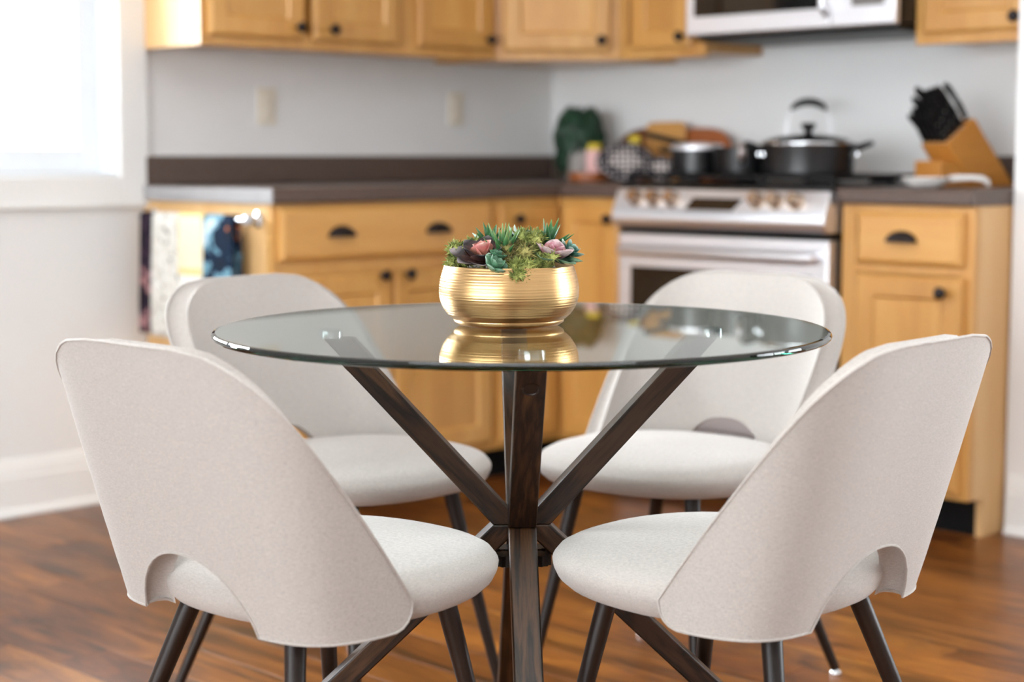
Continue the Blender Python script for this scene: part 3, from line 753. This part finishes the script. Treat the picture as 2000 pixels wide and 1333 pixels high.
towel('cream dish towel with yellow bands in the middle of the rail', .268, .384, .33, 'towel_cream', .30, 2.2)
towel('navy and pale blue floral dish towel nearest the chrome finial', .392, .522, .30, 'towel_navy', .26, .9)

# ------------------------------------------------------------------ dining table
TX, TY, TR, TZ = 2.7807, 2.5747, .450, .750
t = thing('dining_table', 'round glass dining table on a crossed dark walnut base', 'table', (TX, TY, 0), HEAD)
gt = .0105
pf = [(.0001, 0), (TR-.006, 0), (TR-.0025, .001), (TR-.0007, .003), (TR, gt/2), (TR-.0007, gt-.003), (TR-.0025, gt-.001), (TR-.006, gt), (.0001, gt)]
mesh_obj('glass_top', lathe(pf, 160), M['glass'], t, loc=(0, 0, TZ-gt), smooth=9)
PT = TZ-gt-.0005           # top of the pads
# one leg is a chevron: upper arm from the heart to a pad, lower strut from the heart to the floor (profile in r, z)
vz, hw = .458, .0205
def leg_bm():
    top = PT-.013
    ra, rf = .266, .500; th = .032
    ua = Vector((ra-.020, top-vz)).normalized(); un = Vector((-ua.y, ua.x))      # up-left normal
    la = Vector((rf-.020, -vz)).normalized(); ln_ = Vector((-la.y, la.x))
    V_ = Vector((.020, vz)); h_ = th/2
    def meet(p, d, x=None, z=None):
        k = (z-p.y)/d.y if z is not None else (x-p.x)/d.x
        return p+d*k
    iu = V_+un*h_; ou = V_-un*h_; il = V_-ln_*h_; ol = V_+ln_*h_
    # outer notch = crossing of the lower face of the arm and the upper face of the strut
    den = ua.x*la.y-ua.y*la.x; k = ((ol.x-ou.x)*la.y-(ol.y-ou.y)*la.x)/den; notch = ou+ua*k
    x0 = .0015
    P = [meet(iu, ua, x=x0), meet(iu, ua, z=top), meet(ou, ua, z=top), notch, meet(ol, la, z=.006), meet(il, la, z=.006), meet(il, la, x=x0)]
    return P, top, ra+.014
P, top, ra = leg_bm()
ARM = [P[0], P[1], P[2], P[3], Vector((.0015, P[3].y))]; STRUT = [Vector((.0015, P[3].y-.0003)), P[3]-Vector((.0002, .0003)), P[4], P[5], P[6]]
AA = math.atan2(ra-.034, top-vz); AS = PI+math.atan2(.480, -vz) - PI
AS = math.atan2(.480, -vz)
for k in range(4):
    a = k*PI/2 + R(2.5); lg = None
    for nm, poly, al in (('arm', ARM, AA), ('strut', STRUT, AS)):
        q = [(p.x*math.cos(al)-p.y*math.sin(al), p.x*math.sin(al)+p.y*math.cos(al)) for p in poly]
        bm = bmesh.new(); prism(bm, q, 'y', -hw, hw)
        o = mesh_obj(nm, bm, M['walnut'], t, rot=(0, al, a), bevel=.0025, smooth=30)
        if lg is None: lg = o
    sub = Matrix.Rotation(-AA, 4, 'Y')
    xo = .020*math.cos(AA)-vz*math.sin(AA)+.016; zo = .020*math.sin(AA)+vz*math.cos(AA)
    mesh_obj('bolt_cap', lathe([(.0125, -.001), (.0125, .0012), (.0108, .0016), (.0100, .0004), (.0001, .0002)], 20, axis='x'), M['leg'], lg, loc=(xo, 0, zo+.333), smooth=40)
    mesh_obj('glass_pad', lathe([(.0185, top+.0003), (.0185, top+.0095), (.0175, PT), (.0001, PT)], 24), M['pad'], lg, loc=sub @ Vector((ra, 0, 0)), rot=(0, -AA, 0))
    bm = bmesh.new(); box(bm, P[4].x-.012, -.013, 0, P[5].x+.012, .013, .0058) if P[4].x < P[5].x else box(bm, P[5].x+.010, -.013, 0, P[4].x-.010, .013, .0058)
    mesh_obj('foot_pad', bm, M['plastic'], o, rot=(0, -AS, 0))
for k in range(4):      # fluted clamp knobs under the crossing
    a = R(47.5)+k*PI/2; bm = bmesh.new(); n = 24
    rr = [[bm.verts.new(((.017+(.003 if i % 2 else 0))*math.cos(2*PI*i/n), (.017+(.003 if i % 2 else 0))*math.sin(2*PI*i/n), z)) for i in range(n)] for z in (0, .016)]
    bm.faces.new(rr[0][::-1]); bm.faces.new(rr[1])
    for i in range(n): bm.faces.new((rr[0][i], rr[0][(i+1) % n], rr[1][(i+1) % n], rr[1][i]))
    mesh_obj('clamp_knob', bm, M['plastic'], t, loc=(.034*math.cos(a), .034*math.sin(a), vz-.058))

# ------------------------------------------------------------------ chairs
SW0, SW1, SD0, SD1, REC, ZTOP, ZBOT, A0, A1, G, YC = .2300, .2618, .2100, .1356, .4872, .7671, .393, 84.1, 33.9, .6858, -.0011
WQ, DQ, RQ, EX0, EX1 = .0003, .0483, .0391, 4.8, 3.3
TH = .034
def shell_pt(s, T, off):
    am = R(A1+(A0-A1)*max(0, 1-T)**G)
    if T > .72: am *= .55+.45*max(0, 1-((T-.72)/.28)**3)**(1/3)
    q = T*(1-T)
    a = s*am; z = ZBOT+(ZTOP-ZBOT)*T; W_ = SW0+(SW1-SW0)*T+WQ*q; D_ = SD0+(SD1-SD0)*T+DQ*q
    yc = YC-REC*(z-.45)+RQ*q; e = EX0+(EX1-EX0)*T; sa, ca = math.sin(a), math.cos(a)
    k = (abs(sa)**e+abs(ca)**e)**(-1/e)
    return Vector(((W_-off)*sa*k, yc-(D_-off)*ca*k, z))
def t_low(s):
    sn = .325; tn = .255
    x = abs(s)/sn
    if x < 1: return tn*(1-x**2.4)**.5
    if abs(s) > .80: return .10*((abs(s)-.80)/.20)**2.2      # wing corner lifts towards the front
    return 0.0
def make_chair(label):
    t = thing('dining_chair', label, 'chair', (0, 0, 0), 0, 'cream chairs around the glass table')
    NS, NT = 48, 26
    S = [-1+2*i/NS for i in range(NS+1)]
    # finer columns where the arch starts
    S = sorted(set([round(x, 5) for x in S] + [-.325, -.316, .316, .325, -.321, .321])); n = len(S)
    bm = bmesh.new()
    tv = [1-(1-j/NT)**1.25 if False else (j/NT) for j in range(NT+1)]
    tv = sorted(tv+[.955, .985, .975])
    m = len(tv)
    go, gi = [], []
    for s in S:
        t0 = t_low(s); co, ci = [], []
        for x in tv:
            T = t0+(1-t0)*x; po = shell_pt(s, T, 0); pi_ = shell_pt(s, T, TH)
            co.append(bm.verts.new(po)); ci.append(bm.verts.new(pi_))
        go.append(co); gi.append(ci)
    for i in range(n-1):
        for j in range(m-1):
            bm.faces.new((go[i][j], go[i+1][j], go[i+1][j+1], go[i][j+1]))
            bm.faces.new((gi[i][j], gi[i][j+1], gi[i+1][j+1], gi[i+1][j]))
    # rounded rim
    loop = [(i, 0) for i in range(n)] + [(n-1, j) for j in range(1, m)] + [(i, m-1) for i in range(n-2, -1, -1)] + [(0, j) for j in range(m-2, 0, -1)]
    mids = []; L = len(loop); cen = [(go[i][j].co+gi[i][j].co)/2 for (i, j) in loop]
    sgn = None
    for k, (i, j) in enumerate(loop):
        po, pi_ = go[i][j].co, gi[i][j].co; c = cen[k]; nrm = (po-pi_).normalized()
        tg = (cen[(k+1) % L]-cen[k-1]).normalized(); e = tg.cross(nrm).normalized()
        if sgn is None: sgn = 1 if e.z < 0 else -1      # the loop starts on the bottom edge
        e *= sgn; h_ = (po-pi_).length/2
        mids.append([bm.verts.new(c+nrm*h_*math.cos(PI*q/5)+e*.009*math.sin(PI*q/5)) for q in range(1, 5)])
    for k in range(L):
        a, b = loop[k], loop[(k+1) % L]
        A = [go[a[0]][a[1]]]+mids[k]+[gi[a[0]][a[1]]]; B = [go[b[0]][b[1]]]+mids[(k+1) % L]+[gi[b[0]][b[1]]]
        for q in range(5): bm.faces.new((A[q], A[q+1], B[q+1], B[q]))
    pip = [go[i][j].co.copy() for (i, j) in loop]
    mesh_obj('backrest', bm, M['linen'], t, smooth=70)
    # fine welt where the back panel meets the edge band
    pp = []
    for p in pip:
        if not pp or (p-pp[-1]).length > .006: pp.append(p)
    mesh_obj('piping', tube(pp, .0019, 6, closed=True), M['linen'], t, smooth=60)
    # seat cushion
    bm = bmesh.new(); n2 = 56; rings = []
    prof = [(.0, .399), (.70, .399), (.86, .401), (.93, .406), (.97, .415), (.995, .428), (1, .437), (.99, .447), (.965, .455), (.92, .461), (.85, .4655), (.70, .470), (.45, .4745), (.2, .4765), (0, .477)]
    for r_, z in prof:
        if r_ == 0: rings.append(bm.verts.new((0, .027, z))); continue
        ring = []
        for k in range(n2):
            a = 2*PI*k/n2; c_, s_ = math.cos(a), math.sin(a); e = 2.4
            ry = .2533 if s_ > 0 else .192
            x = .232*r_*math.copysign(abs(c_)**(2/e), c_); y = .0145+ry*r_*math.copysign(abs(s_)**(2/e), s_)
            if s_ < 0: x *= 1-.13*min(1, -s_)**1.5
            ring.append(bm.verts.new((x, y, z-.006+.006*max(0, s_)*(1 if z < .44 else 0))))
        rings.append(ring)
    for a, b in zip(rings, rings[1:]):
        for k in range(n2):
            k2 = (k+1) % n2
            if not isinstance(a, list): bm.faces.new((a, b[k], b[k2]))
            elif not isinstance(b, list): bm.faces.new((a[k], b, a[k2]))
            else: bm.faces.new((a[k], a[k2], b[k2], b[k]))
    mesh_obj('seat', bm, M['linen'], t, smooth=70)
    for sx in (-1, 1):
        for fx, fy, tx_, ty_ in ((.185, .215, .124, .140), (.225, -.225, .105, -.110)):
            pts = [Vector((sx*tx_, ty_, .403)), Vector((sx*(tx_+(fx-tx_)*.5), ty_+(fy-ty_)*.5, .403*.5+.012*.5)), Vector((sx*fx, fy, .012))]
            lg = mesh_obj('leg', tube(pts, [.0150, .0122, .0088], 16), M['leg'], t, smooth=60)
            mesh_obj('glide', lathe([(.0001, 0), (.011, 0), (.012, .003), (.011, .008), (.006, .0115), (.0055, .016)], 16), M['chrome'], lg, loc=(sx*fx, fy, 0), smooth=50)
    return t
RV_ = Vector((-math.sin(HEAD-PI/2), math.cos(HEAD-PI/2), 0))
RIGHT = Vector((math.cos(HEAD), math.sin(HEAD), 0)); FWD = Vector((-math.sin(HEAD), math.cos(HEAD), 0))
BASE = Vector((CAM.x, CAM.y, 0))
chairs = [(-.2845, 2.3615, -.7397, 'cream dining chair on the window side seen from behind, left of the two near ones'),
          (.3260, 2.3860, .8500, 'cream dining chair seen from behind, right of the two near ones, before the narrow cabinet'),
          (-.3067, 3.1762, -2.2879, 'cream dining chair facing us across the table, before the two-door base cabinet'),
          (.3101, 3.2417, 2.4765, 'cream dining chair facing us across the table, before the stove')]
proto = None
for X, Y, ph, lb in chairs:
    c = make_chair(lb) if proto is None else copy_tree(proto)
    proto = proto or c
    c.location = BASE+RIGHT*X+FWD*Y; c.rotation_euler = (0, 0, HEAD+ph); c['label'] = lb

# ------------------------------------------------------------------ planted bowl on the table
BP = BASE+RIGHT*(-.0045)+FWD*2.572
t = thing('succulent_bowl', 'ribbed gold bowl of artificial succulents and moss on the glass table', 'planter', (BP.x, BP.y, TZ+.0003), HEAD)
key = [(.0001, 0), (.066, 0), (.0755, .002), (.0808, .0055), (.0822, .0085), (.0820, .0098), (.0850, .0115), (.0915, .0175), (.0980, .0272), (.1022, .0375), (.1039, .048), (.1035, .059), (.1015, .0705), (.0987, .081), (.0965, .0885)]
pf = []
pf = key[:6]; nz = 110
def cr(zq):     # smooth catmull through the key points
    ks = key[5:]
    for i in range(len(ks)-1):
        if ks[i][1] <= zq <= ks[i+1][1]:
            p0 = ks[max(i-1, 0)][0]; p1 = ks[i][0]; p2 = ks[i+1][0]; p3 = ks[min(i+2, len(ks)-1)][0]
            u_ = (zq-ks[i][1])/(ks[i+1][1]-ks[i][1])
            return .5*((2*p1)+(-p0+p2)*u_+(2*p0-5*p1+4*p2-p3)*u_*u_+(-p0+3*p1-3*p2+p3)*u_**3)
    return ks[-1][0]
for i in range(1, nz+1):
    zq = .0098+(.0885-.0098)*i/nz
    pf.append((cr(zq)+(.00010*math.sin(zq*2*PI/.0042)+.00006*math.sin(zq*2*PI/.0031+1)), zq))
pf += [(.0958, .0898), (.0945, .0900), (.0933, .0892), (.0945, .080), (.097, .068), (.0001, .066)]
mesh_obj('bowl', lathe(pf, 96), M['gold'], t, smooth=45)
# gravel
bm = bmesh.new(); rg = random.Random(5)
for k in range(420):
    a = rg.uniform(0, 2*PI); r_ = .089*math.sqrt(rg.random()); s = rg.uniform(.0018, .004)
    bmesh.ops.create_icosphere(bm, subdivisions=1, radius=s, matrix=Matrix.Translation((r_*math.cos(a), r_*math.sin(a), .0785+rg.uniform(0, .006))))
o = mesh_obj('gravel', bm, M['stone'], t, smooth=30); o['kind'] = 'stuff'
bm = lathe([(.0001, .070), (.0945, .070), (.0940, .0775), (.05, .0805), (.0001, .081)], 40)
mesh_obj('soil', bm, simple('dark_soil', lin(44, 38, 32), .9, var=.3, vscale=100), t)
def pos(px, py, d):    # metres right, up, and towards the viewer from the bowl axis
    return Vector((px, -d, py))
def moss(c, rx, rz, n, mat, seed, ln=.0085):
    bm = bmesh.new(); q = random.Random(seed)
    # lumpy heart
    lumps = [(Vector((q.uniform(-1, 1)*rx*.6, q.uniform(-1, 1)*rx*.5, q.uniform(-.5, .9)*rz*.6)), q.uniform(.35, .55)*rx) for _ in range(9)]
    lumps.append((Vector((0, 0, 0)), rx*.62))
    for p, r_ in lumps: bmesh.ops.create_icosphere(bm, subdivisions=2, radius=r_*.86, matrix=Matrix.Translation(p))
    for k in range(n):
        p, r_ = q.choice(lumps); d_ = Vector((q.gauss(0, 1), q.gauss(0, 1), q.gauss(.3, 1))).normalized()
        b0 = p+d_*r_*.80; w_ = Vector((q.gauss(0, 1), q.gauss(0, 1), q.gauss(0, 1))).cross(d_).normalized()*.0011
        l_ = ln*q.uniform(.5, 1.1); tip = b0+d_*l_+Vector((q.gauss(0, 1), q.gauss(0, 1), q.gauss(0, 1)))*l_*.22
        w2 = w_.cross(d_).normalized()*.0007
        a, b, c_ = bm.verts.new(b0-w_), bm.verts.new(b0+w_), bm.verts.new(b0+w2)
        md_ = (b0+tip)/2; 
        e1, e2, e3 = bm.verts.new(md_-w_*1.0), bm.verts.new(md_+w_*1.0), bm.verts.new(md_+w2*1.2); tp = bm.verts.new(tip)
        for x, y, z, v_ in ((a, b, e2, e1), (b, c_, e3, e2), (c_, a, e1, e3)): bm.faces.new((x, y, z, v_))
        for x, y in ((e1, e2), (e2, e3), (e3, e1)): bm.faces.new((x, y, tp))
    o = mesh_obj('moss', bm, M[mat], t, loc=c, smooth=50, recalc=False); o['kind'] = 'stuff'; return o
moss(pos(-.066, .102, .010), .026, .024, 900, 'moss', 1)
moss(pos(-.078, .094, .028), .014, .014, 350, 'moss', 2)
moss(pos(-.050, .112, -.010), .018, .018, 420, 'moss', 3)
moss(pos(.012, .103, .045), .026, .026, 900, 'moss2', 4)
moss(pos(.030, .118, .020), .026, .024, 800, 'moss', 5)
moss(pos(.020, .086, .080), .021, .018, 800, 'moss', 6)
moss(pos(.016, .080, .098), .011, .011, 320, 'moss', 12)
moss(pos(.052, .096, .058), .018, .018, 520, 'moss', 7)
moss(pos(.000, .094, .064), .016, .015, 400, 'moss2', 8)
moss(pos(.050, .124, -.020), .018, .016, 350, 'moss', 9)
def leaf_bm(L, W, thick, tipp=.5, curl=.25, fold=.25):
    """length along z, width x, upper face towards -y; pointed when tipp is small"""
    bm = bmesh.new(); nl, nw = 8, 4; fr, bk = [], []
    for j in range(nl+1):
        s = j/nl
        wd = W/2*(math.sin(PI*min(1, s*.98+.02)**(.55+tipp))**(.75 if tipp < .6 else .5)) if s < 1 else 0
        wd = max(wd, W*.12*(1-s)+.0003)
        yb = curl*L*s*s
        f_, b_ = [], []
        for i in range(nw+1):
            x = -1+2*i/nw; prof_ = 1-x*x
            y = yb-fold*wd*abs(x)**1.6
            f_.append(bm.verts.new((x*wd, y-thick*.35*prof_*math.sin(PI*min(s+.05, 1)), L*s)))
            b_.append(bm.verts.new((x*wd, y+thick*.65*prof_*math.sin(PI*min(s+.05, 1))+.0004, L*s)))
        fr.append(f_); bk.append(b_)
    for g, flip in ((fr, 0), (bk, 1)):
        for j in range(nl):
            for i in range(nw): bm.faces.new((g[j][i], g[j][i+1], g[j+1][i+1], g[j+1][i]) if not flip else (g[j][i], g[j+1][i], g[j+1][i+1], g[j][i+1]))
    for j in range(nl):
        bm.faces.new((fr[j][0], fr[j+1][0], bk[j+1][0], bk[j][0])); bm.faces.new((fr[j][nw], bk[j][nw], bk[j+1][nw], fr[j+1][nw]))
    for i in range(nw):
        bm.faces.new((fr[0][i], bk[0][i], bk[0][i+1], fr[0][i+1])); bm.faces.new((fr[nl][i], fr[nl][i+1], bk[nl][i+1], bk[nl][i]))
    return bm
def rosette(name, c, tilt, rings, mats, seed):
    """rings: (count, length, width, opening angle from the axis, thickness, tip, curl, fold); tilt: (toward viewer, to the right)"""
    q = random.Random(seed)
    h = mesh_obj(name, lathe([(.0001, -.012), (.004, -.012), (.004, .002), (.0001, .004)], 10), M['moss2'], t, loc=c, rot=(R(tilt[0]), R(tilt[1]), R(q.uniform(0, 60))))
    for ri, (n, L, W, op, th, tp, cu, fo) in enumerate(rings):
        me = None
        for k in range(n):
            a = 2*PI*(k+.5*(ri % 2))/n + q.uniform(-.15, .15)
            rot = (Matrix.Rotation(a, 3, 'Z') @ Matrix.Rotation(-R(op+q.uniform(-6, 6)), 3, 'X')).to_euler()
            if me is None:
                o = mesh_obj('leaf', leaf_bm(L, W, th, tp, cu, fo), L_[mats[ri]], h, rot=rot, smooth=60); me = o.data
            else:
                o = bpy.data.objects.new('leaf', me); C.objects.link(o); o.parent = h; o.rotation_euler = rot
            sc = q.uniform(.88, 1.08); o.scale = (sc, sc, sc)
    return h
# leaf opens away from the axis: local -y is the upper (inner) face
rosette('plum_rosette', pos(-.038, .097, .050), (20, -6), [(6, .052, .044, 80, .003, .35, -.12, .3), (5, .042, .038, 55, .003, .35, -.15, .3), (4, .034, .034, 26, .003, .3, -.1, .5), (3, .024, .018, 10, .003, .3, -.1, .5)], ['plum', 'plum', 'pink', 'pink'], 21)
rosette('jade_rosette', pos(-.021, .092, .088), (35, 0), [(7, .020, .0200, 88, .009, .9, -.35, .02), (6, .017, .0170, 55, .009, .9, -.4, .02), (4, .012, .013, 25, .004, .7, -.1, .1)], ['jade', 'jade', 'jade'], 22)
rosette('jade_rosette', pos(-.017, .106, .070), (20, 8), [(6, .015, .014, 80, .007, .9, -.3, .02), (4, .011, .011, 35, .004, .7, -.1, .1)], ['jade', 'jade'], 29)
rosette('agave_rosette', pos(-.008, .098, .040), (6, 0), [(7, .046, .012, 54, .002, -.05, -.12, .5), (7, .055, .012, 31, .002, -.05, -.1, .5), (4, .060, .010, 10, .002, -.05, -.05, .5)], ['agave', 'agave', 'agave'], 23)
rosette('agave_rosette', pos(-.028, .112, -.015), (6, -12), [(6, .036, .0115, 68, .0025, .1, -.12, .4), (6, .036, .011, 38, .0025, .1, -.1, .4), (3, .038, .009, 12, .002, .0, -.05, .5)], ['blue', 'agave', 'agave'], 24)
rosette('agave_rosette', pos(.012, .117, -.010), (8, 14), [(6, .034, .0125, 66, .0025, .1, -.12, .4), (6, .034, .012, 38, .0025, .1, -.1, .4), (4, .030, .010, 14, .002, .1, -.05, .5)], ['deep', 'blue', 'agave'], 25)
rosette('agave_rosette', pos(.058, .112, -.008), (4, 6), [(6, .044, .011, 56, .002, -.05, -.12, .5), (5, .046, .0105, 26, .002, -.05, -.1, .5)], ['agave', 'agave'], 26)
rosette('rose_rosette', pos(.063, .099, .040), (16, 8), [(6, .052, .036, 84, .003, .35, -.1, .3), (5, .040, .032, 62, .003, .35, -.15, .3), (5, .030, .028, 30, .003, .35, -.15, .5), (3, .022, .014, 12, .003, .3, -.1, .5)], ['deep', 'rose', 'rose', 'rose'], 27)
rosette('jade_rosette', pos(.087, .108, .012), (4, 38), [(6, .024, .0135, 72, .006, .9, -.15, .05), (5, .021, .0125, 40, .006, .9, -.15, .05), (3, .016, .010, 15, .004, .6, -.1, .1)], ['blue', 'blue', 'blue'], 28)

# ------------------------------------------------------------------ added fill panel under the ceiling, out of view, lifts seats and walls
t = thing('fill_panel', 'added square white fill-light panel on the ceiling above the dining area, out of view', 'fill light', (3.3, 3.1, H-.001))
mesh_obj('frame', BX(-.80, -.80, -.03, -.755, .80, 0, .755, -.80, -.03, .80, .80, 0, -.755, -.80, -.03, .755, -.755, 0, -.755, .755, -.03, .755, .80, 0), M['trim'], t, bevel=.003)
mesh_obj('back_plate', BX(-.754, -.754, -.008, .754, .754, -.001), M['trim'], t)
lo = bpy.data.objects.new('fill_lamp', lc); C.objects.link(lo); lo.parent = t; lo.location = (0, 0, -.022)
